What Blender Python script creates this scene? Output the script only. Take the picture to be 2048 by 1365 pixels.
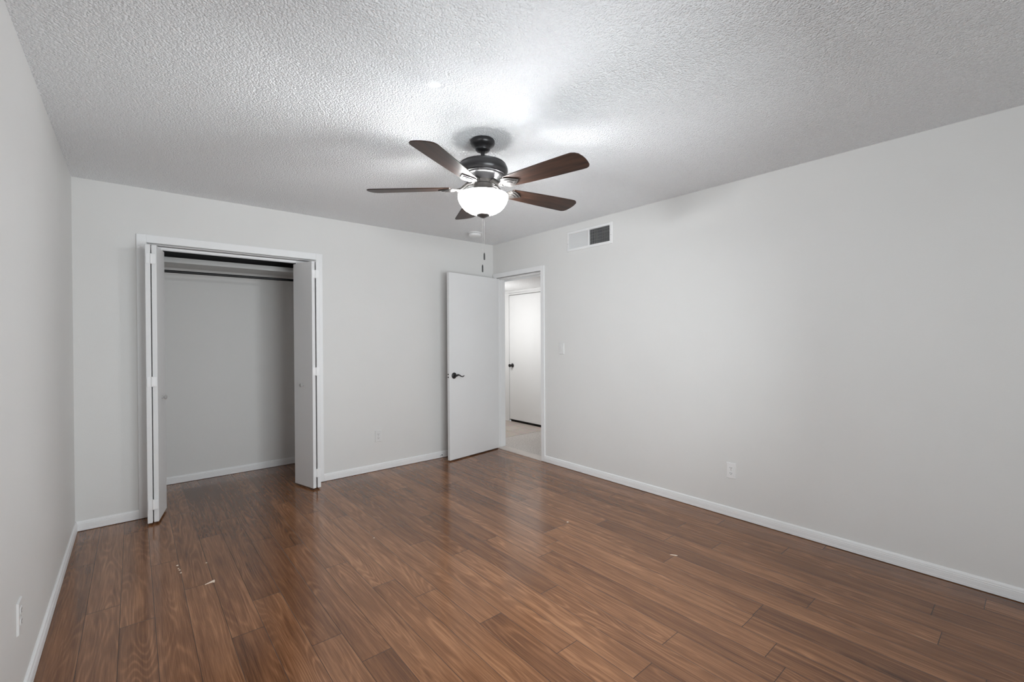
import bpy, bmesh, math, random
from mathutils import Vector, Matrix
random.seed(7)
R = math.radians
SC = bpy.context.scene
COL = SC.collection
for o in list(bpy.data.objects):
    bpy.data.objects.remove(o)

# ---------------------------------------------------------------- camera
H = 2.44                 # ceiling height
XL = -3.646              # left wall
YR = -4.52               # rear wall (behind the camera)
YAW, PITCH, ROLL = 0.701515543, -0.00581451438, -0.00582701098
FPX = 895.2
cd = bpy.data.cameras.new('camera'); cam = bpy.data.objects.new('camera', cd); COL.objects.link(cam)
cd.sensor_width = 36.0; cd.sensor_fit = 'HORIZONTAL'; cd.lens = FPX / 2048 * 36.0
cd.clip_start = 0.02
fw = Vector((math.sin(YAW)*math.cos(PITCH), math.cos(YAW)*math.cos(PITCH), math.sin(PITCH)))
rt = Vector((math.cos(YAW), -math.sin(YAW), 0)); up = rt.cross(fw)
rt2 = rt*math.cos(ROLL) + up*math.sin(ROLL); up2 = -rt*math.sin(ROLL) + up*math.cos(ROLL)
m = Matrix((rt2, up2, -fw)).transposed().to_4x4(); m.translation = Vector((-3.32786, -4.28573, 1.31349))
cam.matrix_world = m
SC.camera = cam

# ---------------------------------------------------------------- world, light, exposure
W = bpy.data.worlds.new('World'); SC.world = W; W.use_nodes = True
bg = W.node_tree.nodes['Background']; bg.inputs[0].default_value = (0.86, 0.93, 1.0, 1); bg.inputs[1].default_value = 1.0
SC.view_settings.view_transform = 'Standard'; SC.view_settings.look = 'None'
SC.view_settings.gamma = 1.0; SC.view_settings.use_curve_mapping = False
SC.view_settings.exposure = 0.0
SC.cycles.max_bounces = 10; SC.cycles.diffuse_bounces = 8; SC.cycles.glossy_bounces = 4
SC.cycles.transparent_max_bounces = 12
SC.cycles.caustics_reflective = False; SC.cycles.caustics_refractive = False
SC.cycles.sample_clamp_indirect = 6.0
SC.cycles.use_denoising = True

def area(name, loc, rot, sx, sy, power, color=(1, 1, 1)):
    l = bpy.data.lights.new(name, 'AREA'); l.shape = 'RECTANGLE'; l.size = sx; l.size_y = sy
    l.energy = power; l.color = color
    o = bpy.data.objects.new(name, l); COL.objects.link(o); o.location = loc; o.rotation_euler = rot
    return o
# soft fill added outside two made-up windows, unseen behind and beside the camera
area('window_fill', (-1.95, YR-0.22, 1.15), (R(98), 0, 0), 1.9, 1.3, 96, (0.90, 0.965, 1.0))
area('window_fill', (XL-0.22, -3.5, 1.3), (R(100), 0, R(-90)), 1.6, 1.3, 52, (0.90, 0.965, 1.0))
# the hall's own ceiling lamp, out of sight to the left of the doorway
hl = bpy.data.lights.new('hall_lamp_light', 'POINT'); hl.energy = 15.0; hl.shadow_soft_size = 0.12
ho = bpy.data.objects.new('hall_lamp_light', hl); COL.objects.link(ho); ho.location = (0.38, 0.84, 1.52)
FAN = Vector((-1.804, -2.234, 0))
BULB_W = 25.0
BOWL_E = 20.0

# ---------------------------------------------------------------- helpers
def bx(bm, x0, x1, y0, y1, z0, z1):
    v = [bm.verts.new((x, y, z)) for z in (z0, z1) for y in (y0, y1) for x in (x0, x1)]
    for f in ((0, 2, 3, 1), (4, 5, 7, 6), (0, 1, 5, 4), (2, 6, 7, 3), (0, 4, 6, 2), (1, 3, 7, 5)):
        bm.faces.new([v[i] for i in f])
    return v
def box(*a):
    bm = bmesh.new(); bx(bm, *a); return bm
def lathe(bm, prof, n=48, center=(0, 0, 0), axis='z'):
    rings = []
    cx, cy, cz = center
    def P(r, t, h):
        a, b = r*math.cos(t), r*math.sin(t)
        if axis == 'z': return (cx+a, cy+b, cz+h)
        if axis == 'x': return (cx+h, cy+a, cz+b)
        return (cx+a, cy+h, cz+b)
    for r, h in prof:
        if r < 1e-6: rings.append([bm.verts.new(P(0, 0, h))])
        else: rings.append([bm.verts.new(P(r, 2*math.pi*i/n, h)) for i in range(n)])
    for A, B in zip(rings, rings[1:]):
        for i in range(n):
            j = (i+1) % n
            if len(A) == 1 and len(B) == 1: continue
            if len(A) == 1: bm.faces.new((A[0], B[i], B[j]))
            elif len(B) == 1: bm.faces.new((A[i], A[j], B[0]))
            else: bm.faces.new((A[i], A[j], B[j], B[i]))
    return bm
def tube(bm, pts, rad, n=10):
    pts = [Vector(p) for p in pts]
    if not isinstance(rad, (list, tuple)): rad = [rad]*len(pts)
    rings = []
    for i, p in enumerate(pts):
        d = (pts[min(i+1, len(pts)-1)] - pts[max(i-1, 0)]).normalized()
        a = Vector((0, 0, 1)) if abs(d.z) < .9 else Vector((1, 0, 0))
        u = d.cross(a).normalized(); w = d.cross(u)
        rings.append([bm.verts.new(p + (u*math.cos(t)+w*math.sin(t))*rad[i]) for t in [2*math.pi*k/n for k in range(n)]])
    for A, B in zip(rings, rings[1:]):
        for i in range(n):
            bm.faces.new((A[i], A[(i+1) % n], B[(i+1) % n], B[i]))
    bm.faces.new(rings[0][::-1]); bm.faces.new(rings[-1])
def prism(bm, pts, h0, h1):
    """pts: list of (x,y); extruded from z=h0 to h1"""
    a = [bm.verts.new((x, y, h0)) for x, y in pts]; b = [bm.verts.new((x, y, h1)) for x, y in pts]
    bm.faces.new(a[::-1]); bm.faces.new(b)
    n = len(pts)
    for i in range(n): bm.faces.new((a[i], a[(i+1) % n], b[(i+1) % n], b[i]))
MW = {}
def obj(name, bm, mat, parent=None, bevel=0.0, smooth=False, seg=2, local=False):
    """parent given: bm is in world coordinates unless local=True"""
    bmesh.ops.remove_doubles(bm, verts=bm.verts, dist=1e-6)
    bmesh.ops.recalc_face_normals(bm, faces=bm.faces)
    if parent is not None and not local:
        bm.transform(MW[parent.name].inverted())
    me = bpy.data.meshes.new(name); bm.to_mesh(me); bm.free()
    me.materials.append(mat)
    o = bpy.data.objects.new(name, me); COL.objects.link(o)
    if parent is not None:
        o.parent = parent; MW[o.name] = MW[parent.name]
    else: MW[o.name] = Matrix.Identity(4)
    if smooth:
        for p in me.polygons: p.use_smooth = True
        try: me.set_sharp_from_angle(angle=R(40))
        except Exception: pass
    if bevel > 0:
        b = o.modifiers.new('bevel', 'BEVEL'); b.width = bevel; b.segments = seg; b.limit_method = 'ANGLE'; b.angle_limit = R(40)
    return o
def thing(name, label, cat, loc=(0, 0, 0), rz=0.0, group=None, kind=None):
    o = bpy.data.objects.new(name, None); COL.objects.link(o); o.empty_display_size = .05
    o.location = loc; o.rotation_euler = (0, 0, rz)
    MW[o.name] = Matrix.Translation(loc) @ Matrix.Rotation(rz, 4, 'Z')
    return tag(o, label, cat, group, kind)
def tag(o, label, cat, group=None, kind=None):
    o['label'] = label; o['category'] = cat
    if group: o['group'] = group
    if kind: o['kind'] = kind
    return o

# ---------------------------------------------------------------- materials
def mat(name, color, rough=.5, metal=0.0, spec=.5, bump=None, var=0.03, emit=None, coat=0.0):
    """bump = (scale, strength, distance)"""
    M = bpy.data.materials.new(name); M.use_nodes = True
    nt = M.node_tree; N = nt.nodes; L = nt.links; p = N['Principled BSDF']
    p.inputs['Roughness'].default_value = rough; p.inputs['Metallic'].default_value = metal
    p.inputs['Specular IOR Level'].default_value = spec; p.inputs['Coat Weight'].default_value = coat
    tc = N.new('ShaderNodeTexCoord')
    no = N.new('ShaderNodeTexNoise'); no.inputs['Scale'].default_value = 3.0; no.inputs['Detail'].default_value = 4
    L.new(tc.outputs['Object'], no.inputs['Vector'])
    r = N.new('ShaderNodeValToRGB')
    r.color_ramp.elements[0].position = .3; r.color_ramp.elements[1].position = .7
    r.color_ramp.elements[0].color = tuple(c*(1-var) for c in color)+(1,)
    r.color_ramp.elements[1].color = tuple(min(1, c*(1+var)) for c in color)+(1,)
    L.new(no.outputs['Fac'], r.inputs['Fac']); L.new(r.outputs['Color'], p.inputs['Base Color'])
    if bump:
        n2 = N.new('ShaderNodeTexNoise'); n2.inputs['Scale'].default_value = bump[0]; n2.inputs['Detail'].default_value = 3
        L.new(tc.outputs['Object'], n2.inputs['Vector'])
        b = N.new('ShaderNodeBump'); b.inputs['Strength'].default_value = bump[1]; b.inputs['Distance'].default_value = bump[2]
        L.new(n2.outputs['Fac'], b.inputs['Height']); L.new(b.outputs['Normal'], p.inputs['Normal'])
    if emit:
        p.inputs['Emission Color'].default_value = (1, 1, 1, 1); p.inputs['Emission Strength'].default_value = emit
    return M
M_wall = mat('wall_paint', (.705, .700, .688), rough=.55, spec=.25, bump=(140, .10, .003), var=.008)
M_hallwall = mat('hall_paint', (.78, .78, .775), rough=.55, spec=.25, bump=(140, .10, .003), var=.008)
M_trim = mat('trim_paint', (.81, .812, .815), rough=.38, spec=.4, bump=(60, .05, .002), var=.012)
M_door = mat('door_paint', (.765, .767, .77), rough=.42, spec=.4, bump=(25, .04, .003), var=.012)
M_white = mat('white_plastic', (.78, .78, .78), rough=.35, var=.01)
M_slot = mat('slot_dark', (.04, .04, .04), rough=.6, var=.05)
M_black = mat('black_bronze', (.012, .011, .011), rough=.38, spec=.5, var=.15)
M_bronze = mat('fan_bronze', (.022, .021, .022), rough=.30, metal=.35, spec=.6, var=.15)
M_iron = mat('bracket_bronze', (.075, .068, .064), rough=.34, metal=.55, spec=.6, var=.15)
M_rod = mat('rod_metal', (.012, .012, .013), rough=.4, metal=.3, var=.1)
M_duct = mat('duct_dark', (.012, .012, .013), rough=.8, var=.2)
M_shelf = mat('shelf_paint', (.60, .60, .59), rough=.5, spec=.3, var=.02)
M_knob = mat('knob_paint', (.42, .41, .40), rough=.35, var=.06)
M_chain = mat('chain_metal', (.42, .41, .40), rough=.35, metal=.6, var=.05)
M_paper = mat('paper', (.80, .66, .54), rough=.8, var=.08)
M_chip = mat('chip_dark', (.06, .06, .065), rough=.8, var=.2)
M_thresh = mat('threshold_strip', (.62, .56, .52), rough=.45, var=.05)
M_shade = mat('shade_panel', (.030, .028, .029), rough=.7, var=.1)
M_plate = mat('painted_plate', (.70, .697, .69), rough=.4, var=.01)
M_fin = mat('vent_fin', (.60, .60, .60), rough=.45, var=.02)
M_bar = mat('damper_grey', (.10, .10, .10), rough=.6, var=.1)
M_gapshade = mat('gap_shade', (.02, .017, .015), rough=.8, var=.1)

def ceiling_mat(name, color, scale=95.0):
    M = bpy.data.materials.new(name); M.use_nodes = True
    nt = M.node_tree; N = nt.nodes; L = nt.links; p = N['Principled BSDF']
    p.inputs['Base Color'].default_value = color+(1,); p.inputs['Roughness'].default_value = .9; p.inputs['Specular IOR Level'].default_value = .1
    tc = N.new('ShaderNodeTexCoord')
    n1 = N.new('ShaderNodeTexNoise'); n1.inputs['Scale'].default_value = scale; n1.inputs['Detail'].default_value = 4.0; n1.inputs['Roughness'].default_value = .6
    v = N.new('ShaderNodeTexVoronoi'); v.inputs['Scale'].default_value = scale*1.15; v.feature = 'SMOOTH_F1'
    v.inputs['Smoothness'].default_value = .5
    dis = N.new('ShaderNodeVectorMath'); dis.operation = 'MULTIPLY_ADD'
    dis.inputs[1].default_value = (.01, .01, .01)
    L.new(tc.outputs['Object'], n1.inputs['Vector'])
    L.new(n1.outputs['Color'], dis.inputs[0]); L.new(tc.outputs['Object'], dis.inputs[2]); L.new(dis.outputs[0], v.inputs['Vector'])
    inv = N.new('ShaderNodeMath'); inv.operation = 'SUBTRACT'; inv.inputs[0].default_value = 1.0; L.new(v.outputs['Distance'], inv.inputs[1])
    mx = N.new('ShaderNodeMath'); mx.operation = 'MULTIPLY_ADD'; mx.inputs[1].default_value = .8
    L.new(n1.outputs['Fac'], mx.inputs[0]); L.new(inv.outputs[0], mx.inputs[2])
    # a small bare spot where the popcorn came off
    g = N.new('ShaderNodeVectorMath'); g.operation = 'DISTANCE'; g.inputs[1].default_value = (-2.295, -2.552, H)
    L.new(tc.outputs['Object'], g.inputs[0])
    mr = N.new('ShaderNodeMapRange'); mr.inputs['From Min'].default_value = .022; mr.inputs['From Max'].default_value = .04
    L.new(g.outputs['Value'], mr.inputs['Value'])
    mu = N.new('ShaderNodeMath'); mu.operation = 'MULTIPLY'; L.new(mr.outputs['Result'], mu.inputs[0]); L.new(mx.outputs[0], mu.inputs[1])
    b = N.new('ShaderNodeBump'); b.inputs['Strength'].default_value = 1.0; b.inputs['Distance'].default_value = .0085
    L.new(mu.outputs[0], b.inputs['Height']); L.new(b.outputs['Normal'], p.inputs['Normal'])
    return M
M_ceil = ceiling_mat('popcorn_ceiling', (.95, .962, .978), 112)
M_hallceil = ceiling_mat('hall_popcorn', (.92, .92, .92))

def floor_mat():
    M = bpy.data.materials.new('walnut_laminate'); M.use_nodes = True
    nt = M.node_tree; N = nt.nodes; L = nt.links; p = N['Principled BSDF']
    def node(t, **k):
        n = N.new(t)
        for a, b in k.items(): setattr(n, a, b)
        return n
    def math_(op, a, b=None, c=None):
        n = node('ShaderNodeMath', operation=op)
        for i, x in enumerate((a, b, c)):
            if x is None: continue
            if isinstance(x, (int, float)): n.inputs[i].default_value = x
            else: L.new(x, n.inputs[i])
        return n.outputs[0]
    u1 = node('ShaderNodeUVMap', uv_map='across'); u2 = node('ShaderNodeUVMap', uv_map='along')
    rn = node('ShaderNodeAttribute', attribute_name='tone')
    s1 = node('ShaderNodeSeparateXYZ'); L.new(u1.outputs[0], s1.inputs[0])
    s2 = node('ShaderNodeSeparateXYZ'); L.new(u2.outputs[0], s2.inputs[0])
    sr = node('ShaderNodeSeparateColor'); L.new(rn.outputs['Color'], sr.inputs[0])
    r1, r2, r3 = sr.outputs
    cx = math_('ADD', s1.outputs[0], math_('MULTIPLY', r1, 37.0))
    cy = math_('ADD', s2.outputs[0], math_('MULTIPLY', r2, 53.0))
    def vec(sx, sy, z=None):
        c = node('ShaderNodeCombineXYZ')
        L.new(math_('MULTIPLY', cx, sx), c.inputs[0]); L.new(math_('MULTIPLY', cy, sy), c.inputs[1])
        L.new(math_('MULTIPLY', r3, 29.0), c.inputs[2])
        return c.outputs[0]
    def noise(v, detail=3.0, rough=.5, dist=0.0):
        n = node('ShaderNodeTexNoise'); n.inputs['Scale'].default_value = 1.0; n.inputs['Detail'].default_value = detail
        n.inputs['Roughness'].default_value = rough; n.inputs['Distortion'].default_value = dist
        L.new(v, n.inputs['Vector']); return n.outputs['Fac']
    big = noise(vec(8.5, .85), 1.5, .45)                    # cathedral field
    rings = math_('SINE', math_('MULTIPLY', big, 125.0))
    rings = math_('MULTIPLY_ADD', rings, .5, .5)
    rings = math_('POWER', rings, 2.6)
    rmask = noise(vec(9.0, 1.6), 2.0)
    rmask = math_('MULTIPLY', rings, math_('SMOOTH_MIN', math_('MAXIMUM', math_('MULTIPLY_ADD', rmask, 3.0, -1.0), 0.0), 1.0, .1))
    fib = noise(vec(260, 7.0), 3.0, .6)
    streak = noise(vec(46, 1.3), 3.0, .55)
    blotch = noise(vec(9, 2.2), 2.0, .5)
    pores = noise(vec(420, 22.0), 1.0)
    t = math_('MULTIPLY_ADD', math_('SUBTRACT', streak, .5), .85, .47)
    t = math_('ADD', t, math_('MULTIPLY', math_('SUBTRACT', fib, .5), .85))
    t = math_('ADD', t, math_('MULTIPLY', math_('SUBTRACT', blotch, .5), .40))
    t = math_('ADD', t, math_('MULTIPLY', math_('SUBTRACT', rmask, .12), .30))
    t = math_('ADD', t, math_('MULTIPLY', math_('SUBTRACT', r1, .5), .34))
    cr = node('ShaderNodeValToRGB'); L.new(t, cr.inputs['Fac'])
    e = cr.color_ramp.elements
    e[0].position = 0.0; e[0].color = (.070, .0275, .0125, 1)
    e[1].position = 1.0; e[1].color = (.370, .180, .088, 1)
    k = cr.color_ramp.elements.new(.5); k.color = (.200, .086, .037, 1)
    # seams
    du = math_('MINIMUM', s1.outputs[0], s1.outputs[1]); dv = math_('MINIMUM', s2.outputs[0], s2.outputs[1])
    seam = math_('MINIMUM', du, math_('MULTIPLY', dv, .8))
    mr = node('ShaderNodeMapRange'); mr.inputs['From Min'].default_value = .0004; mr.inputs['From Max'].default_value = .0016
    mr.inputs['To Min'].default_value = 0.0; mr.inputs['To Max'].default_value = 1.0; L.new(seam, mr.inputs['Value'])
    mixc = node('ShaderNodeMix', data_type='RGBA'); L.new(mr.outputs['Result'], mixc.inputs[0])
    mixc.inputs[6].default_value = (.034, .015, .009, 1); L.new(cr.outputs[0], mixc.inputs[7])
    L.new(mixc.outputs[2], p.inputs['Base Color'])
    rr = math_('MULTIPLY_ADD', fib, .05, .12)
    L.new(rr, p.inputs['Roughness']); p.inputs['Specular IOR Level'].default_value = .5
    hgt = math_('ADD', math_('MULTIPLY', mr.outputs['Result'], 1.0), math_('MULTIPLY', fib, .10))
    b = node('ShaderNodeBump'); b.inputs['Strength'].default_value = .5; b.inputs['Distance'].default_value = .0008
    L.new(hgt, b.inputs['Height']); L.new(b.outputs['Normal'], p.inputs['Normal'])
    return M
M_floor = floor_mat()

def wood_mat(name, dark, light):
    M = bpy.data.materials.new(name); M.use_nodes = True
    nt = M.node_tree; N = nt.nodes; L = nt.links; p = N['Principled BSDF']
    tc = N.new('ShaderNodeTexCoord'); mp = N.new('ShaderNodeMapping'); mp.inputs['Scale'].default_value = (3.0, 34.0, 10.0)
    n = N.new('ShaderNodeTexNoise'); n.inputs['Scale'].default_value = 1.6; n.inputs['Detail'].default_value = 5; n.inputs['Distortion'].default_value = .8
    r = N.new('ShaderNodeValToRGB'); r.color_ramp.elements[0].position = .3; r.color_ramp.elements[1].position = .75
    r.color_ramp.elements[0].color = dark+(1,); r.color_ramp.elements[1].color = light+(1,)
    L.new(tc.outputs['Object'], mp.inputs[0]); L.new(mp.outputs[0], n.inputs['Vector']); L.new(n.outputs['Fac'], r.inputs['Fac'])
    L.new(r.outputs['Color'], p.inputs['Base Color']); p.inputs['Roughness'].default_value = .42; p.inputs['Specular IOR Level'].default_value = .3
    return M
M_blade = wood_mat('blade_walnut', (.011, .0050, .0034), (.050, .022, .0125))

def tile_mat():
    M = bpy.data.materials.new('hall_tile'); M.use_nodes = True
    nt = M.node_tree; N = nt.nodes; L = nt.links; p = N['Principled BSDF']
    tc = N.new('ShaderNodeTexCoord'); mp = N.new('ShaderNodeMapping')
    mp.inputs['Location'].default_value = (-.125, 0.0, 0); L.new(tc.outputs['Object'], mp.inputs[0])
    b = N.new('ShaderNodeTexBrick'); b.offset = 0.0; b.inputs['Scale'].default_value = 1.0
    b.inputs['Brick Width'].default_value = .305; b.inputs['Row Height'].default_value = .305; b.inputs['Mortar Size'].default_value = .005
    b.inputs['Color1'].default_value = (.62, .53, .47, 1); b.inputs['Color2'].default_value = (.68, .59, .53, 1); b.inputs['Mortar'].default_value = (.40, .36, .33, 1)
    L.new(mp.outputs[0], b.inputs['Vector'])
    n = N.new('ShaderNodeTexNoise'); n.inputs['Scale'].default_value = 14; n.inputs['Detail'].default_value = 5; L.new(tc.outputs['Object'], n.inputs['Vector'])
    mx = N.new('ShaderNodeMix'); mx.data_type = 'RGBA'; mx.blend_type = 'MULTIPLY'; mx.inputs[0].default_value = .35
    L.new(b.outputs['Color'], mx.inputs[6]); L.new(n.outputs['Color'], mx.inputs[7]); L.new(mx.outputs[2], p.inputs['Base Color'])
    p.inputs['Roughness'].default_value = .4
    return M
M_tile = tile_mat()
M_carpet = bpy.data.materials.new('hall_speckled'); M_carpet.use_nodes = True
def _carpet():
    nt = M_carpet.node_tree; N = nt.nodes; L = nt.links; p = N['Principled BSDF']
    tc = N.new('ShaderNodeTexCoord'); n = N.new('ShaderNodeTexNoise'); n.inputs['Scale'].default_value = 70; n.inputs['Detail'].default_value = 3
    r = N.new('ShaderNodeValToRGB'); r.color_ramp.elements[0].position = .3; r.color_ramp.elements[1].position = .55
    r.color_ramp.elements[0].color = (.36, .33, .31, 1); r.color_ramp.elements[1].color = (.62, .575, .54, 1)
    L.new(tc.outputs['Object'], n.inputs['Vector']); L.new(n.outputs['Fac'], r.inputs['Fac']); L.new(r.outputs['Color'], p.inputs['Base Color'])
    p.inputs['Roughness'].default_value = .7
_carpet()

def bowl_mat():
    M = bpy.data.materials.new('frosted_glass_bowl'); M.use_nodes = True
    nt = M.node_tree; N = nt.nodes; L = nt.links
    out = N['Material Output']; p = N['Principled BSDF']
    p.inputs['Base Color'].default_value = (.9, .9, .88, 1); p.inputs['Roughness'].default_value = .3
    p.inputs['Emission Color'].default_value = (.97, .985, 1, 1); p.inputs['Emission Strength'].default_value = BOWL_E
    tr = N.new('ShaderNodeBsdfTransparent'); mx = N.new('ShaderNodeMixShader'); mx.inputs[0].default_value = .45
    L.new(p.outputs[0], mx.inputs[1]); L.new(tr.outputs[0], mx.inputs[2]); L.new(mx.outputs[0], out.inputs['Surface'])
    return M
M_bowl = bowl_mat()
M_glass = bpy.data.materials.new('window_glass'); M_glass.use_nodes = True
def _glass():
    nt = M_glass.node_tree; N = nt.nodes; L = nt.links; out = N['Material Output']
    tr = N.new('ShaderNodeBsdfTransparent'); gl = N.new('ShaderNodeBsdfGlossy'); gl.inputs['Roughness'].default_value = .03
    fr = N.new('ShaderNodeFresnel'); mx = N.new('ShaderNodeMixShader')
    L.new(fr.outputs[0], mx.inputs[0]); L.new(tr.outputs[0], mx.inputs[1]); L.new(gl.outputs[0], mx.inputs[2]); L.new(mx.outputs[0], out.inputs['Surface'])
_glass()

# ---------------------------------------------------------------- setting: floor
def build_floor():
    PW, PL, X0 = .1267, 1.29, -3.389
    ends = {-2: -.676, -1: -1.331, 0: -1.573, 1: -.948, 2: -1.379, 3: -1.988, 4: -1.727, 5: -.98, 6: -1.212, 7: -1.64, 8: -2.007,
            9: -2.233, 10: -2.617, 11: -1.694, 12: -1.981, 13: -2.626, 14: -1.95, 15: -1.05, 16: -2.264, 17: -.83, 18: -2.116, 19: -1.571,
            20: -2.263, 21: -1.421, 22: -2.965, 23: -3.95, 24: -3.27, 25: -4.108, 26: -3.414}
    YMIN, YMAX, XMAX = YR, .86, 0.0
    me = bpy.data.meshes.new('floor'); verts, faces, info = [], [], []
    for k in range(-3, 28):
        xa, xb = X0 + k*PW, X0 + (k+1)*PW
        cxa, cxb = max(xa, XL), min(xb, XMAX)
        if cxb - cxa < 1e-4: continue
        e = ends.get(k, -random.random()*PL)
        y = e - math.ceil((e - YMIN)/PL + 1)*PL
        while y < YMAX:
            ya, yb = y, y + PL
            cya, cyb = max(ya, YMIN), min(yb, YMAX)
            y += PL
            if cyb - cya < 1e-4: continue
            i = len(verts); verts += [(cxa, cya, 0), (cxb, cya, 0), (cxb, cyb, 0), (cxa, cyb, 0)]
            faces.append((i, i+1, i+2, i+3)); info.append((xa, xb, ya, yb, random.random(), random.random(), random.random()))
    me.from_pydata(verts, [], faces)
    ua = me.uv_layers.new(name='across'); ub = me.uv_layers.new(name='along')
    me.color_attributes.new('tone', 'FLOAT_COLOR', 'CORNER')
    ua, ub, ca = me.uv_layers['across'], me.uv_layers['along'], me.color_attributes['tone']
    for p, (xa, xb, ya, yb, r1, r2, r3) in zip(me.polygons, info):
        for li in p.loop_indices:
            x, y, z = me.vertices[me.loops[li].vertex_index].co
            ua.data[li].uv = (x - xa, xb - x); ub.data[li].uv = (y - ya, yb - y)
            ca.data[li].color = (r1, r2, r3, 1)
    me.materials.append(M_floor)
    o = bpy.data.objects.new('floor', me); COL.objects.link(o)
    tag(o, 'glossy reddish brown walnut laminate plank floor of the bedroom', 'floor', kind='structure')
build_floor()

# ---------------------------------------------------------------- setting: walls with holes
def wall(name, axis, c0, c1, a0, a1, z0, z1, holes, m, label):
    """slab between c0..c1 on `axis` ('x' or 'y'), spanning a0..a1 along the other, holes = (a0,a1,z0,z1)"""
    A = sorted({a0, a1, *[h[0] for h in holes], *[h[1] for h in holes]}); Z = sorted({z0, z1, *[h[2] for h in holes], *[h[3] for h in holes]})
    A = [a for a in A if a0 <= a <= a1]; Z = [z for z in Z if z0 <= z <= z1]
    def solid(i, j):
        if i < 0 or j < 0 or i >= len(A)-1 or j >= len(Z)-1: return False
        ca, cz = (A[i]+A[i+1])/2, (Z[j]+Z[j+1])/2
        return not any(h[0] < ca < h[1] and h[2] < cz < h[3] for h in holes)
    bm = bmesh.new(); cache = {}
    def V(c, a, z):
        k = (c, a, z)
        if k not in cache: cache[k] = bm.verts.new((c, a, z) if axis == 'x' else (a, c, z))
        return cache[k]
    for i in range(len(A)-1):
        for j in range(len(Z)-1):
            if not solid(i, j): continue
            p, q, s, t = A[i], A[i+1], Z[j], Z[j+1]
            bm.faces.new([V(c0, p, s), V(c0, q, s), V(c0, q, t), V(c0, p, t)])
            bm.faces.new([V(c1, p, s), V(c1, q, s), V(c1, q, t), V(c1, p, t)])
            if not solid(i-1, j): bm.faces.new([V(c0, p, s), V(c1, p, s), V(c1, p, t), V(c0, p, t)])
            if not solid(i+1, j): bm.faces.new([V(c0, q, s), V(c1, q, s), V(c1, q, t), V(c0, q, t)])
            if not solid(i, j-1): bm.faces.new([V(c0, p, s), V(c1, p, s), V(c1, q, s), V(c0, q, s)])
            if not solid(i, j+1): bm.faces.new([V(c0, p, t), V(c1, p, t), V(c1, q, t), V(c0, q, t)])
    o = obj(name, bm, m)
    return tag(o, label, 'wall', kind='structure')
T = .115
CX0, CX1 = -3.25, -2.055           # closet opening
CZ = 2.035
DY0, DY1, DZ = -.83, -.07, 2.03    # bedroom door opening in the right wall
CB = .84                            # closet back wall
wall('wall_left', 'x', XL-T, XL, YR-T, CB+T, 0, H, [(-4.30, -2.70, .65, 1.95)], M_wall, 'light grey left wall with a low outlet')
wall('wall_back', 'y', 0, T, XL, 0, 0, H, [(CX0, CX1, 0, CZ)], M_wall, 'light grey far wall around the open closet')
wall('wall_right', 'x', 0, T, YR-T, T, 0, H, [(DY0, DY1, 0, DZ), (-1.742, -1.246, 2.197, 2.347)], M_wall, 'wide light grey right wall with vent, switch and outlet')
wall('wall_rear', 'y', YR-T, YR, XL, 0, 0, H, [(-2.9, -1.0, .50, 1.80)], M_wall, 'light grey wall behind the camera with an added wide window')
wall('wall_closet_back', 'y', CB, CB+T, XL, -1.6, 0, H, [], M_wall, 'grey rear wall inside the closet')
wall('wall_closet_right', 'x', -1.715, -1.6, T, CB, 0, H, [], M_wall, 'grey side wall inside the closet, behind the right folded doors')
c = obj('closet_shade', box(XL, -1.716, CB-.004, CB, 2.0, H), M_shade); tag(c, 'added dark panel, shade painted on the closet back wall above the shelf', 'panel', kind='structure')  # dark sheet stands in for the unlit space above the shelf
c = obj('ceiling', box(XL-T, T, YR-T, CB+T, H, H+.1), M_ceil); tag(c, 'white popcorn textured bedroom ceiling', 'ceiling', kind='structure')

# hall beyond the door
HX = 1.25; HZ = 2.065
wall('wall_hall_far', 'x', HX, HX+T, -1.6, 2.7, 0, H, [(.462, 1.202, 0, 2.005)], M_hallwall, 'bright white hall wall seen through the doorway')
wall('wall_hall_near', 'x', 0, T, T, 2.7, 0, H, [], M_hallwall, 'white hall wall behind the open bedroom door')
wall('wall_hall_end', 'y', 2.7, 2.7+T, 0, HX+T, 0, H, [], M_hallwall, 'white end wall of the hall')
wall('wall_hall_start', 'y', -1.6-T, -1.6, T, HX+T, 0, H, [], M_hallwall, 'white wall at the other end of the hall')
c = obj('ceiling_hall', box(T, HX, -1.6, 2.7, HZ, HZ+.08), M_hallceil); tag(c, 'bright low textured hall ceiling above the doorway view', 'ceiling', kind='structure')
c = obj('floor_hall', box(T, HX, .30, 2.7, -.05, -.002), M_tile); tag(c, 'beige square tile floor of the hall', 'floor', kind='structure')
c = obj('floor_hall_patch', box(T, HX, -1.6, .29, -.05, 0.0), M_carpet); tag(c, 'pale speckled hall floor just past the doorway', 'floor', kind='structure')
c = obj('trim_4', box(T, HX, .29, .30, -.05, -.004), M_chip); tag(c, 'thin dark joint line across the hall floor', 'floor joint', kind='structure')
c = obj('trim_5', box(-.012, T, DY0, DY1, -.01, .007), M_thresh, bevel=.003); tag(c, 'pale threshold strip under the bedroom doorway', 'threshold', kind='structure')
c = obj('floor_base', box(XL-T, HX+T, YR-T, 2.7+T, -.16, -.05), M_chip); tag(c, 'dark slab under the floors', 'slab', kind='structure')

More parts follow.
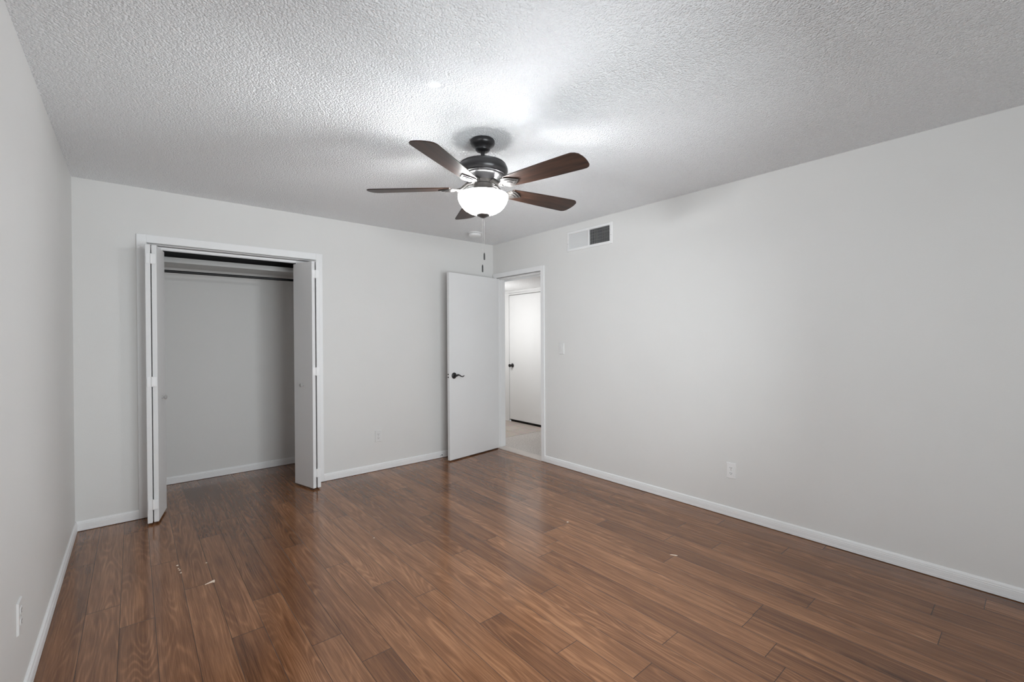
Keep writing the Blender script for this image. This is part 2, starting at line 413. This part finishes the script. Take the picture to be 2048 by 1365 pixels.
# ---------------------------------------------------------------- setting: trims
def rod_profile(name, pts, path_a, path_b, outward, m, label, cat='trim', parent=None):
    """sweep a profile pts=(out, z) along straight path a->b (xy); outward = unit xy direction into the room"""
    bm = bmesh.new(); a, b = Vector(path_a), Vector(path_b); o = Vector(outward)
    A = [bm.verts.new((a.x+o.x*d, a.y+o.y*d, z)) for d, z in pts]; B = [bm.verts.new((b.x+o.x*d, b.y+o.y*d, z)) for d, z in pts]
    n = len(pts)
    for i in range(n): bm.faces.new((A[i], A[(i+1) % n], B[(i+1) % n], B[i]))
    bm.faces.new(A); bm.faces.new(B)
    ob = obj(name, bm, m, parent)
    if parent is None: tag(ob, label, cat, kind='structure')
    return ob
BB = [(0, .0035), (.0125, .0035), (.0125, .018), (.0112, .0195), (.0125, .021), (.0125, .041), (.0110, .0425), (.0118, .044), (.0118, .050), (.0100, .052), (.0100, .058), (.0085, .064), (.004, .069), (0, .069)]
rod_profile('baseboard_left', BB, (XL, YR), (XL, 0), (1, 0), M_trim, 'white grooved baseboard along the left wall', 'baseboard')
rod_profile('baseboard_back', BB, (XL, 0), (-3.309, 0), (0, -1), M_trim, 'short white baseboard between the left corner and the closet', 'baseboard')
bbr = rod_profile('baseboard_back_right', BB, (-1.996, 0), (0, 0), (0, -1), M_trim, 'white baseboard between the closet and the open door', 'baseboard')
for x, z, w, h in ((-.738, .030, .016, .010), (-.757, .024, .008, .007)):
    obj('paint_chip', box(x-w/2, x+w/2, -.0131, -.0124, z-h/2, z+h/2), M_chip, bbr, bevel=.0003)['label'] = 'dark chip in the paint'
rod_profile('baseboard_right', BB, (0, -.886), (0, YR), (-1, 0), M_trim, 'long white grooved baseboard along the right wall', 'baseboard')
rod_profile('baseboard_closet', BB, (XL, CB), (-1.715, CB), (0, -1), M_trim, 'white baseboard at the back of the closet', 'baseboard')
rod_profile('baseboard_rear', BB, (XL, YR), (0, YR), (0, 1), M_trim, 'white baseboard behind the camera', 'baseboard')

def casing(bm, axis, face, sgn, a0, a1, z1, wd, th=.0125):
    """three flat casing boards around an opening; face = plane coordinate, sgn = side"""
    def B(p, q, s, t):
        lo, hi = sorted((face, face+sgn*th))
        if axis == 'y': bx(bm, p, q, lo, hi, s, t)
        else: bx(bm, lo, hi, p, q, s, t)
    B(a0-wd, a0, 0.003, z1+wd); B(a1, a1+wd, 0.003, z1+wd); B(a0, a1, z1, z1+wd)
bm = bmesh.new(); casing(bm, 'y', 0, -1, CX0-.002, CX1+.002, 2.041, .057)
# jambs of the closet opening
bx(bm, CX0-.0005, CX0+.004, 0, T, .003, CZ); bx(bm, CX1-.004, CX1+.0005, 0, T, .003, CZ); bx(bm, CX0, CX1, 0, T, CZ-.004, CZ+.006)
c = obj('trim_1', bm, M_trim, bevel=.0025); tag(c, 'white casing and jambs around the closet opening', 'door casing', kind='structure')
bm = bmesh.new(); casing(bm, 'x', 0, -1, DY0-.005, DY1+.005, 2.036, .051)
bx(bm, 0, T, DY0-.0005, DY0+.002, .007, DZ); bx(bm, 0, T, DY1-.002, DY1+.0005, .007, DZ); bx(bm, 0, T, DY0, DY1, DZ-.002, DZ+.006)
bx(bm, .042, .075, DY1-.012, DY1-.002, .007, DZ); bx(bm, .042, .075, DY0+.002, DY0+.012, .007, DZ); bx(bm, .042, .075, DY0, DY1, DZ-.012, DZ-.002)
casing(bm, 'x', T, 1, DY0-.005, DY1+.005, 2.0, .051)
t2 = obj('trim_2', bm, M_trim, bevel=.002); tag(t2, 'white casing and jambs around the bedroom doorway', 'door casing', kind='structure')
obj('strike_plate', box(.012, .034, DY0+.0018, DY0+.0042, .875, .947), M_black, t2)['label'] = 'black strike plate'

# added windows, unseen behind and beside the camera, that let the fill in
def window(name, label, loc, rz, w):
    t = thing(name, label, 'window', loc, rz, kind='structure')     # local: x along the wall, -y into the room
    z0, z1, a, b = -.65, .65, -w/2, w/2
    bm = bmesh.new()
    for s in ((a, b, z0, z0+.045), (a, b, z1-.045, z1), (a, a+.045, z0, z1), (b-.045, b, z0, z1), (-.022, .022, z0, z1)):
        bx(bm, s[0], s[1], .03, .09, s[2], s[3])
    obj('frame', bm, M_white, t, bevel=.003, local=True)
    obj('pane', box(a+.03, b-.03, .056, .064, z0+.03, z1-.03), M_glass, t, local=True)
    obj('sill', box(a-.03, b+.03, -.05, .03, z0-.025, z0), M_trim, t, bevel=.004, local=True)
window('added_window_1', 'added wide white framed sliding window, unseen behind the camera', (-1.95, YR, 1.15), R(180), 1.9)
window('added_window_2', 'added white framed sliding window, unseen in the left wall beside the camera', (XL, -3.5, 1.3), R(90), 1.6)

# ---------------------------------------------------------------- bedroom door
def lever(parent, x, y0, side, z):
    """lever handle on the face y=y0 (local), side = +1 towards +y; spindle at x; lever points to -x... local coords"""
    bm = bmesh.new()
    s = side
    lathe(bm, [(0, 0), (.033, 0), (.0335, .004), (.030, .009), (.022, .012), (.0125, .014), (.0115, .03), (0, .03)], 32, (0, 0, 0), 'y')
    if s < 0: bm.transform(Matrix.Diagonal((1, -1, 1, 1)))
    bm.transform(Matrix.Translation((x, y0, z)))
    h = obj('lever_handle', bm, M_black, parent, smooth=True, local=True)
    b2 = bmesh.new()
    yo = y0 + s*.042
    P = [(x, y0+s*.026, z), (x, yo, z+.001), (x-.02, yo+s*.002, z+.008), (x-.045, yo, z+.004), (x-.07, yo-s*.002, z-.012), (x-.09, yo-s*.002, z-.016), (x-.104, yo, z-.010), (x-.110, yo, z-.003)]
    tube(b2, P, [.011, .0115, .0095, .0065, .0055, .0055, .005, .004], 12)
    l = obj('lever', b2, M_black, parent, smooth=True, local=True)
    l.parent = h
    return h
TH = R(8.2)
HP = Vector((-.014, -.073, 0))
# local frame: +x points from the free edge towards the hinge, front (camera) face at y=-.035
d1 = thing('door_1', 'white flat slab bedroom door standing open in front of the far wall', 'door', HP, TH, kind='structure')
DW = .762
obj('door_slab', box(-DW, -.002, -.035, 0, .012, 2.024), M_door, d1, bevel=.002, local=True)
lv = lever(d1, -DW+.062, -.035, -1, .917)
# the lever points towards the hinge
for o_ in [lv, *[c for c in bpy.data.objects if c.parent == lv]]:
    for v in o_.data.vertices: v.co.x = 2*(-DW+.062) - v.co.x
    o_.data.flip_normals()
lv2 = lever(d1, -DW+.062, 0, 1, .917)
for o_ in [lv2, *[c for c in bpy.data.objects if c.parent == lv2]]:
    for v in o_.data.vertices: v.co.x = 2*(-DW+.062) - v.co.x
    o_.data.flip_normals()
bm = bmesh.new(); bx(bm, -DW-.0012, -DW+.001, -.029, -.006, .888, .946)
lp = obj('latch_plate', bm, M_white, d1, local=True); lp['label'] = 'pale latch plate on the door edge'
for zz in (.932, .902):
    obj('latch_screw', lathe(bmesh.new(), [(0, -.004), (.0072, -.004), (.0072, 0), (0, 0)], 16, (-DW-.0012, -.0175, zz), 'x'), M_black, lp, local=True)
for zz in (.22, 1.02, 1.82):
    bm = bmesh.new(); lathe(bm, [(0, -.045), (.0055, -.045), (.0055, .045), (0, .045)], 12, (.002, .004, zz)); bx(bm, -.0015, .0005, -.032, -.002, zz-.044, zz+.044)
    obj('hinge', bm, M_white, d1, local=True)

# ---------------------------------------------------------------- hall door
d2 = thing('door_2', 'white hall door with a small black round knob, seen through the doorway', 'door', (HX, .83, 0), 0, kind='structure')
obj('door_slab', box(HX+.004, HX+.039, .466, 1.198, .03, 1.994), M_hallwall, d2, bevel=.002)
bm = bmesh.new()
lathe(bm, [(0, .004), (.032, .004), (.032, -.004), (.026, -.010), (.011, -.013), (.011, -.038), (.022, -.044), (.0265, -.054), (.024, -.064), (.012, -.069), (0, -.070)], 28, (HX, 1.125, .885), 'x')
obj('door_knob', bm, M_black, d2, smooth=True)
for zz in (.25, 1.68):
    bm = bmesh.new(); lathe(bm, [(0, -.045), (.006, -.045), (.006, .045), (0, .045)], 12, (HX-.004, .466, zz)); obj('hinge', bm, M_trim, d2, smooth=True)
bm = bmesh.new()
for s in ((.438, .462, .0, 2.028), (1.202, 1.226, .0, 2.028), (.462, 1.202, 2.004, 2.028)): bx(bm, HX-.008, HX, *s)
c = obj('trim_3', bm, M_hallwall, bevel=.002); tag(c, 'narrow white casing around the hall door', 'door casing', kind='structure')
c = obj('door_gap_backing', box(HX+.041, HX+.06, .463, 1.201, .036, 2.004), M_hallwall); tag(c, 'added white backing behind the hall door, keeping its edge gaps light', 'backing', kind='structure')  # white backing added so the gaps round the door stay light

c = obj('door_gap_shade', box(HX+.03, HX+.06, .463, 1.201, -.05, .035), M_gapshade); tag(c, 'dark strip painting the shade in the gap under the hall door', 'shade strip', kind='structure')  # solid dark strip painted as the shade below the door
# ---------------------------------------------------------------- bifold closet doors
def panel_box(p_front, p_back, thick, z0, z1, side):
    """vertical slab whose inner face line runs p_front->p_back; thickness goes to `side` (+1 left of direction)"""
    a, b = Vector(p_front), Vector(p_back); d = (b-a).normalized(); n = Vector((-d.y, d.x))*side
    bm = bmesh.new(); prism(bm, [tuple(a), tuple(b), tuple(b+n*thick), tuple(a+n*thick)], z0, z1); return bm, d, n
PT = .029
def bifold(name, label, A, B, knob_y, knob_z, knob_side, hz, pinlabel):
    """A = (front, back) face line of jamb panel, B likewise for the inner panel, with sides"""
    t = thing(name, label, 'closet door', (A[0][0], A[0][1], 0), 0, kind='structure')
    bmA, dA, nA = panel_box(A[0], A[1], PT, .014, 1.996, A[2]); obj('jamb_panel', bmA, M_door, t, bevel=.003)
    bmB, dB, nB = panel_box(B[0], B[1], PT, .014, 1.996, B[2]); pb = obj('inner_panel', bmB, M_door, t, bevel=.003)
    # knob on the inner panel's open face
    f = Vector(B[0]) + dB*.145 - nB*.0
    bm = bmesh.new(); lathe(bm, [(0, -.002), (.009, -.002), (.008, .006), (.0075, .012), (.013, .016), (.0165, .022), (.0155, .028), (.009, .032), (0, .033)], 24, (0, 0, 0), 'x')
    ang = math.atan2(-nB.y, -nB.x); bm.transform(Matrix.Translation((f.x, f.y, knob_z)) @ Matrix.Rotation(ang, 4, 'Z'))
    k = obj('knob', bm, M_knob, pb, smooth=True); k['label'] = 'small grey knob'
    xa = sorted([A[0][0], A[0][0]+nA.x*PT]); xb = sorted([B[0][0], B[0][0]+nB.x*PT])
    yA = (A[0][1]+nA.y*PT*.5); yB = (B[0][1]+nB.y*PT*.5); yf = min(yA, yB) - .001
    L, Rr = (xa, xb) if xa[0] < xb[0] else (xb, xa)
    for z in hz:
        bm = bmesh.new()
        bx(bm, L[0]+.005, L[1]-.001, yf-.0035, yf+.003, z-.034, z+.034); bx(bm, Rr[0]+.001, Rr[1]-.005, yf-.0035, yf+.003, z-.034, z+.034)
        xm = (L[1]+Rr[0])/2
        lathe(bm, [(0, -.036), (.0055, -.036), (.0055, -.012), (.0048, -.0115), (.0055, -.011), (.0055, .012), (.0048, .0125), (.0055, .013), (.0055, .036), (0, .036)], 12, (xm, yf-.003, z))
        obj('hinge', bm, M_trim, t)
    # guide pin up to the track
    q = Vector(B[0]) + dB*.262 + nB*PT*.5
    bm = bmesh.new(); lathe(bm, [(0, 1.994), (.006, 1.994), (.006, 2.02), (0, 2.02)], 12, (q.x, q.y, 0)); obj('guide_pin', bm, M_white, pb)
    return t
bifold('door_3', 'white closet bifold door, left pair folded flat and jutting into the room', ((-3.264, -.203), (-3.236, .088), -1), ((-3.200, -.198), (-3.143, .090), 1), -.05, .89, 1, (.145, 1.02, 1.895), '')
bifold('door_4', 'white closet bifold door, right pair folded open beside the bare wall', ((-2.079, -.194), (-2.064, .098), 1), ((-2.144, -.197), (-2.221, .086), -1), -.06, .91, -1, (.145, 1.035, 1.885), '')
c = thing('closet_track', 'white overhead track under the closet header', 'track', (-2.65, .075, CZ))
bm = bmesh.new(); bx(bm, CX0+.006, CX1-.006, .058, .061, 2.008, CZ-.004); bx(bm, CX0+.006, CX1-.006, .099, .102, 2.008, CZ-.004); bx(bm, CX0+.006, CX1-.006, .058, .102, CZ-.008, CZ-.004)
obj('channel', bm, M_trim, c)

# closet shelf and rod
SF = .47
cs = thing('closet_shelf', 'grey painted shelf spanning the top of the closet above the dark rod', 'shelf', (-2.68, .65, 1.975))
obj('board', box(XL+.001, -1.716, SF+.018, CB-.001, 1.978, 1.997), M_shelf, cs)
obj('front_edge', box(XL+.001, -1.716, SF, SF+.018, 1.974, 2.019), M_shelf, cs, bevel=.002)
cr_ = thing('closet_rod', 'dark metal hanging rod below the closet shelf', 'closet rod', (-2.68, .49, 1.90))
bm = bmesh.new(); tube(bm, [(XL+.004, .49, 1.90), (-1.719, .49, 1.90)], .0118, 16); obj('rod', bm, M_rod, cr_, smooth=True)
for x0, x1 in ((XL+.0005, XL+.012), (-1.727, -1.7155)):
    bm = bmesh.new(); lathe(bm, [(0, x0), (.028, x0), (.028, x1), (0, x1)], 24, (0, .49, 1.90), 'x'); obj('end_socket', bm, M_rod, cr_)

# ---------------------------------------------------------------- ceiling fan
fan = thing('ceiling_fan', 'dark bronze five blade ceiling fan with a lit white glass bowl', 'ceiling fan', (FAN.x, FAN.y, H))
FL = dict(parent=fan, smooth=True, local=True)
def Z(prof): return [(r, z-H) for r, z in prof]
obj('canopy', lathe(bmesh.new(), Z([(0, 2.4399), (.066, 2.4399), (.069, 2.433), (.069, 2.422), (.065, 2.412), (.055, 2.405), (.046, 2.399), (.042, 2.393), (.0425, 2.390), (.041, 2.384), (.034, 2.378), (.020, 2.375), (0, 2.375)]), 48), M_bronze, **FL)
obj('downrod', lathe(bmesh.new(), Z([(0, 2.378), (.0118, 2.378), (.0118, 2.318), (0, 2.318)]), 24), M_bronze, **FL)
obj('motor_housing', lathe(bmesh.new(), Z([(0, 2.333), (.020, 2.333), (.024, 2.325), (.060, 2.322), (.105, 2.314), (.128, 2.304), (.133, 2.298), (.1315, 2.295), (.1315, 2.293), (.137, 2.290), (.1415, 2.278),
     (.1425, 2.264), (.1385, 2.252), (.131, 2.244), (.129, 2.2415), (.1305, 2.2385), (.1295, 2.236), (.122, 2.233), (.1235, 2.230), (.121, 2.2275), (.108, 2.222), (.090, 2.214), (.076, 2.207), (.070, 2.205), (0, 2.205)]), 72), M_bronze, **FL)
bm = lathe(bmesh.new(), Z([(0, 2.206), (.066, 2.206), (.066, 2.190), (0, 2.190)]), 40)
for i in range(20):
    a = 2*math.pi*i/20; b2 = bmesh.new(); bx(b2, .064, .0685, -.004, .004, 2.192-H, 2.205-H)
    b2.transform(Matrix.Rotation(a, 4, 'Z')); mm = bpy.data.meshes.new('t'); b2.to_mesh(mm); b2.free(); bm.from_mesh(mm); bpy.data.meshes.remove(mm)
obj('flywheel', bm, M_iron, parent=fan, local=True)
obj('switch_housing', lathe(bmesh.new(), Z([(0, 2.191), (.050, 2.191), (.053, 2.188), (.053, 2.158), (.060, 2.153), (.060, 2.146), (.050, 2.143), (.022, 2.140), (.012, 2.135), (.012, 2.020), (0, 2.020)]), 48), M_iron, **FL)
bowl = lathe(bmesh.new(), Z([(.1385, 2.126), (.1420, 2.126), (.1425, 2.118), (.1405, 2.104), (.134, 2.086), (.122, 2.066), (.104, 2.047), (.080, 2.032), (.052, 2.0235), (.026, 2.020), (.026, 2.023), (.051, 2.0265), (.079, 2.035), (.102, 2.050), (.119, 2.069), (.131, 2.088), (.1375, 2.105), (.139, 2.118), (.1385, 2.126)]), 72)
gb = obj('glass_bowl', bowl, M_bowl, **FL); gb['label'] = 'lit frosted white glass bowl'
obj('finial', lathe(bmesh.new(), Z([(0, 2.026), (.030, 2.026), (.0355, 2.022), (.0365, 2.016), (.034, 2.012), (.026, 2.009), (.020, 2.005), (.009, 2.000), (0, 1.998)]), 32), M_iron, **FL)
obj('light_baffle', lathe(bmesh.new(), Z([(.050, 2.146), (.092, 2.144), (.108, 2.139), (.111, 2.131), (.108, 2.131), (.104, 2.137), (.050, 2.140), (.050, 2.146)]), 48), M_iron, **FL)  # added baffle, cuts the bulb light spilling up to the ceiling
# fitter arms that hold the bowl's rim
for k in range(3):
    a = R(20+120*k); bm = bmesh.new()
    tube(bm, [(.048*math.cos(a), .048*math.sin(a), 2.150-H), (.110*math.cos(a), .110*math.sin(a), 2.143-H), (.139*math.cos(a), .139*math.sin(a), 2.1285-H)], .0035, 8)
    obj('fitter_arm', bm, M_iron, **FL)
for k, (dx, dy) in enumerate(((.058, .03), (-.058, .03), (0, -.066))):
    l = bpy.data.lights.new('fan_bulb_light', 'POINT'); l.energy = BULB_W; l.shadow_soft_size = .03; l.color = (.95, .98, 1)
    lo = bpy.data.objects.new('fan_bulb_light', l); COL.objects.link(lo); lo.parent = fan; lo.location = (dx, dy, 2.098-H)
# blades
def outline():
    lo = [(.185, -.052), (.30, -.061), (.45, -.069), (.60, -.0745)]
    tip = [(.622, -.074), (.640, -.066), (.654, -.050), (.661, -.022), (.6625, .005), (.660, .030), (.655, .052), (.645, .067), (.628, .0745)]
    hi = [(.60, .0745), (.45, .069), (.30, .061), (.185, .052)]
    return lo + tip + hi + [(.176, .042), (.173, 0), (.176, -.042)]
ZB, PB = 2.165, R(-11)
def blade_frame(a): return Matrix.Rotation(a, 4, 'Z') @ Matrix.Translation((0, 0, ZB-H)) @ Matrix.Rotation(PB, 4, 'X')
bl0 = br0 = None
for k in range(5):
    a = R(64.8 + 72*k)
    if bl0 is None:
        bm = bmesh.new(); prism(bm, outline(), 0.0, .0055)
        bl0 = obj('blade', bm, M_blade, parent=fan, local=True, bevel=.0018); b = bl0
        # bracket: arm from the flywheel, opening into a raised arrow shaped plate under the blade
        bm = bmesh.new()
        arrow = [(.128, -.013), (.150, -.022), (.168, -.044), (.188, -.047), (.214, -.034), (.258, 0), (.214, .034), (.188, .047), (.168, .044), (.150, .022), (.128, .013)]
        prism(bm, arrow, -.0058, -.0004)
        cx0 = .190
        prism(bm, [(cx0+(x-cx0)*.72, y*.70) for x, y in arrow], -.0098, -.0050)
        prism(bm, [(cx0+(x-cx0)*.40, y*.36) for x, y in arrow], -.0125, -.0090)
        inv = (Matrix.Translation((0, 0, ZB-H)) @ Matrix.Rotation(PB, 4, 'X')).inverted()
        pts = [inv @ Vector(p) for p in ((.058, 0, 2.197-H), (.085, 0, 2.194-H), (.105, .0, 2.180-H), (.122, 0, 2.166-H), (.150, 0, 2.1585-H))]
        tube(bm, pts, [.012, .0125, .011, .0105, .010], 12)
        br0 = obj('blade_bracket', bm, M_iron, parent=fan, local=True, bevel=.0012); br = br0
        sc0 = []
        for x, y in ((.178, -.030), (.178, .030), (.232, 0)):
            bm = bmesh.new(); lathe(bm, [(0, -.0085), (.003, -.0085), (.005, -.0068), (.005, -.005), (0, -.005)], 12, (x, y, 0))
            s = obj('screw', bm, M_chain, parent=br0, local=True); sc0.append(s)
    else:
        b = bl0.copy(); COL.objects.link(b); b.parent = fan
        br = br0.copy(); COL.objects.link(br); br.parent = fan
        for s0 in sc0:
            s = s0.copy(); COL.objects.link(s); s.parent = br
    b.matrix_local = blade_frame(a); br.matrix_local = blade_frame(a)
# pull chains with fobs
for (x, y), zt, z0, z1 in (((.004, -.004), 2.001, 1.800, 1.761), ((-.004, .003), 2.001, 1.732, 1.692)):
    bm = bmesh.new()
    tube(bm, [(x, y, zt-H), (x, y, z0-H)], .0004, 6)
    zz = zt-.004
    while zz > z0: 
        lathe(bm, [(0, .0010), (.0008, .0005), (.0008, -.0005), (0, -.0010)], 6, (x, y, zz-H)); zz -= .006
    ch = obj('pull_chain', bm, M_chain, parent=fan, local=True)
    bm = bmesh.new(); lathe(bm, [(0, z0+.004), (.002, z0+.002), (.0042, z0-.006), (.0046, z1+.006), (.0035, z1), (0, z1)], 14, (x, y, -H))
    obj('fob', bm, M_black, parent=ch, smooth=True, local=True)['label'] = 'dark chain fob'

# ---------------------------------------------------------------- wall fittings
def fitting(name, label, cat, loc, rz, group=None): return thing(name, label, cat, loc, rz, group)
def plate(parent, w=.070, h=.115, d=.0065, m=None):
    """cover plate in local coords: wall plane x-z at y=0, facing -y"""
    bm = bmesh.new()
    a = [bm.verts.new((sx*w/2, 0, sz*h/2)) for sx, sz in ((-1, -1), (1, -1), (1, 1), (-1, 1))]
    b = [bm.verts.new((sx*(w/2-.003), -d, sz*(h/2-.003))) for sx, sz in ((-1, -1), (1, -1), (1, 1), (-1, 1))]
    bm.faces.new(a); bm.faces.new(b)
    for i in range(4): bm.faces.new((a[i], a[(i+1) % 4], b[(i+1) % 4], b[i]))
    return obj('cover_plate', bm, m or M_plate, parent, bevel=.001, local=True)
def outlet(label, loc, rz, m=None):
    t = fitting('wall_outlet', label, 'outlet', loc, rz)
    plate(t, m=m)
    for zc in (.0195, -.0195):
        bm = bmesh.new(); n = 28; pts = []
        for i in range(n):
            q = 2*math.pi*i/n; pts.append((.0172*math.cos(q), max(-.0118, min(.0118, .0172*math.sin(q)))))
        prism(bm, pts, 0, .0022); bm.transform(Matrix.Translation((0, -.0064, zc)) @ Matrix.Rotation(R(90), 4, 'X'))
        r_ = obj('receptacle', bm, m or M_plate, t, local=True)
        for (x, z, w, h) in ((-.0063, .003, .0026, .0085), (.0063, .003, .0026, .007)):
            obj('slot', box(x-w/2, x+w/2, -.0089, -.0080, zc+z-h/2, zc+z+h/2), M_slot, r_, local=True)
        bm = bmesh.new(); lathe(bm, [(0, -.0089), (.0027, -.0089), (.0027, -.0080), (0, -.0080)], 12, (0, 0, zc-.0065), 'y'); obj('ground_hole', bm, M_slot, r_, local=True)
    bm = bmesh.new(); lathe(bm, [(0, -.0076), (.0028, -.0072), (.003, -.006), (0, -.005)], 12, (0, 0, 0), 'y'); obj('screw', bm, M_chain, t, local=True)
    return t
outlet('white duplex outlet low on the right wall above the baseboard', (0, -2.823, .338), R(-90), M_white)
outlet('white duplex outlet low on the far wall between closet and door', (-1.467, 0, .343), 0)
outlet('white duplex outlet on the left wall, seen nearly edge on', (XL, -1.967, .347), R(90))
t = fitting('light_switch', 'white rocker light switch on the right wall beside the doorway', 'light switch', (0, -1.131, 1.207), R(-90))
plate(t)
bm = bmesh.new(); bx(bm, -.0165, .0165, -.0072, -.0050, -.0335, .0335); obj('switch_frame', bm, M_plate, t, local=True, bevel=.0006)
bm = bmesh.new(); a = [(-.0072, -.030), (-.0112, .030), (-.0072, .030)]
v = [[bm.verts.new((x, y, z)) for y, z in ((-.0065, -.030), (-.0075, -.030), (-.0112, .030), (-.0065, .030))] for x in (-.0138, .0138)]
bm.faces.new(v[0]); bm.faces.new(v[1][::-1])
for i in range(4): bm.faces.new((v[0][i], v[0][(i+1) % 4], v[1][(i+1) % 4], v[1][i]))
obj('rocker', bm, M_plate, t, local=True)

# supply vent
vt = thing('air_vent', 'white two way air vent high on the right wall, one half open and dark', 'vent', (0, -1.494, 2.272), R(-90))
# local: x along wall (world -y), facing local -y (world -x)
VW, VH, fr = .552, .198, .026
bm = bmesh.new()
ring = lambda w, h, y: [bm.verts.new((sx*w/2, y, sz*h/2)) for sx, sz in ((-1, -1), (1, -1), (1, 1), (-1, 1))]
r0, r1, r2, r3 = ring(VW, VH, -.0004), ring(VW-.008, VH-.008, -.008), ring(VW-2*fr, VH-2*fr, -.009), ring(VW-2*fr-.002, VH-2*fr-.002, .012)
for A, B in ((r0, r1), (r1, r2), (r2, r3)):
    for i in range(4): bm.faces.new((A[i], A[(i+1) % 4], B[(i+1) % 4], B[i]))
bx(bm, -.006, .006, -.008, .010, -VH/2+fr-.002, VH/2-fr+.002)
obj('frame', bm, M_white, vt, local=True)
fz = VH/2-fr
nf = 22; step = (VW/2-fr-.006)/nf
for side in (-1, 1):
    for i in range(nf):
        xc = side*(.006 + (i+.5)*step)
        bm = bmesh.new(); bx(bm, -.0006, .0006, -.009, .009, -fz, fz)
        bm.transform(Matrix.Translation((xc, .003, 0)) @ Matrix.Rotation(R(36.5 if side > 0 else -52), 4, 'Z'))
        obj('fin', bm, M_fin, vt, local=True)
for k in range(5):
    zc = -fz + (k+.5)*2*fz/5
    bm = bmesh.new(); bx(bm, -VW/2+fr, VW/2-fr, .014, .0152, -.009, .009); bm.transform(Matrix.Translation((0, 0, zc)) @ Matrix.Rotation(R(0), 4, 'X'))
    b2 = bmesh.new(); bx(b2, -VW/2+fr, VW/2-fr, .018, .036, zc-.0012, zc+.0012); bm.free()
    obj('damper_bar', b2, M_bar, vt, local=True)
bm = bmesh.new(); hw, hh = .247, .074
A = [bm.verts.new((sx*hw, .0125, sz*hh)) for sx, sz in ((-1, -1), (1, -1), (1, 1), (-1, 1))]; B = [bm.verts.new((sx*hw, .112, sz*hh)) for sx, sz in ((-1, -1), (1, -1), (1, 1), (-1, 1))]
for i in range(4): bm.faces.new((A[i], A[(i+1) % 4], B[(i+1) % 4], B[i]))
bm.faces.new(B)
obj('duct', bm, M_duct, vt, local=True)['label'] = 'dark duct behind the grille'
for sx in (-1, 1):
    bm = bmesh.new(); lathe(bm, [(0, -.0105), (.003, -.0098), (.0038, -.0082), (0, -.0082)], 12, (sx*(VW/2-.012), 0, -.02), 'y'); obj('screw', bm, M_chain, vt, local=True)

# smoke detector
sd = thing('smoke_detector', 'round white smoke detector on the ceiling near the far corner', 'smoke detector', (-.547, -.391, H))
obj('base', lathe(bmesh.new(), [(0, -.0002), (.070, -.0002), (.070, -.009), (.066, -.0105), (0, -.0105)], 48), M_white, sd, smooth=True, local=True)
obj('cover', lathe(bmesh.new(), [(0, -.0125), (.063, -.0125), (.0655, -.016), (.065, -.028), (.058, -.037), (.035, -.041), (0, -.042)], 48), M_white, sd, smooth=True, local=True)
obj('vent_gap', lathe(bmesh.new(), [(0, -.010), (.061, -.010), (.061, -.013), (0, -.013)], 48), M_slot, sd, local=True)

# ---------------------------------------------------------------- scraps on the floor
def scrap(name, label, cat, pts, h, group=None, m=None, fold=0.0):
    bm = bmesh.new(); cx = sum(p[0] for p in pts)/len(pts); cy = sum(p[1] for p in pts)/len(pts)
    lo = [bm.verts.new((x, y, .0004)) for x, y in pts]; hi = [bm.verts.new((x, y, .0004+h*(.6+.8*random.random()))) for x, y in pts]
    n = len(pts); bm.faces.new(lo[::-1]); bm.faces.new(hi)
    for i in range(n): bm.faces.new((lo[i], lo[(i+1) % n], hi[(i+1) % n], hi[i]))
    o = obj(name, bm, m or M_paper); return tag(o, label, cat, group)
scrap('paper_scrap', 'torn cream paper scrap on the floor in front of the closet', 'scrap', [(-3.047, -1.391), (-3.014, -1.372), (-3.0035, -1.366), (-3.001, -1.378), (-3.005, -1.398), (-3.0145, -1.388), (-3.028, -1.388)], .004)
scrap('wood_sliver', 'thin pale sliver lying on the floor below the right wall outlet', 'sliver', [(-.866, -2.838), (-.858, -2.842), (-.846, -2.860), (-.842, -2.874), (-.849, -2.872), (-.858, -2.855)], .002)
scrap('paint_fleck', 'small round pale fleck on the floor in front of the doorway reflection', 'fleck', [(-.984, -2.104), (-.978, -2.098), (-.970, -2.102), (-.969, -2.108), (-.978, -2.111)], .002)
for x, y in ((-3.143, -1.088), (-3.139, -1.112), (-3.136, -1.154), (-3.145, -1.04)):
    s = .0035+random.random()*.002
    scrap('plaster_crumb', 'tiny cream crumb in a short row on the floor left of the paper scrap', 'crumb', [(x-s, y), (x, y-s*.8), (x+s, y+.001), (x, y+s)], .003, 'crumbs in a row near the closet')
scrap('plaster_crumb', 'single tiny pale crumb behind the torn paper scrap', 'crumb', [(-3.017, -1.112), (-3.012, -1.117), (-3.008, -1.112), (-3.012, -1.107)], .003)
scrap('plaster_crumb', 'single tiny crumb on the mid floor in front of the closet right door', 'crumb', [(-2.132, -1.443), (-2.128, -1.448), (-2.124, -1.443), (-2.128, -1.438)], .003)
bpy.context.view_layer.update()
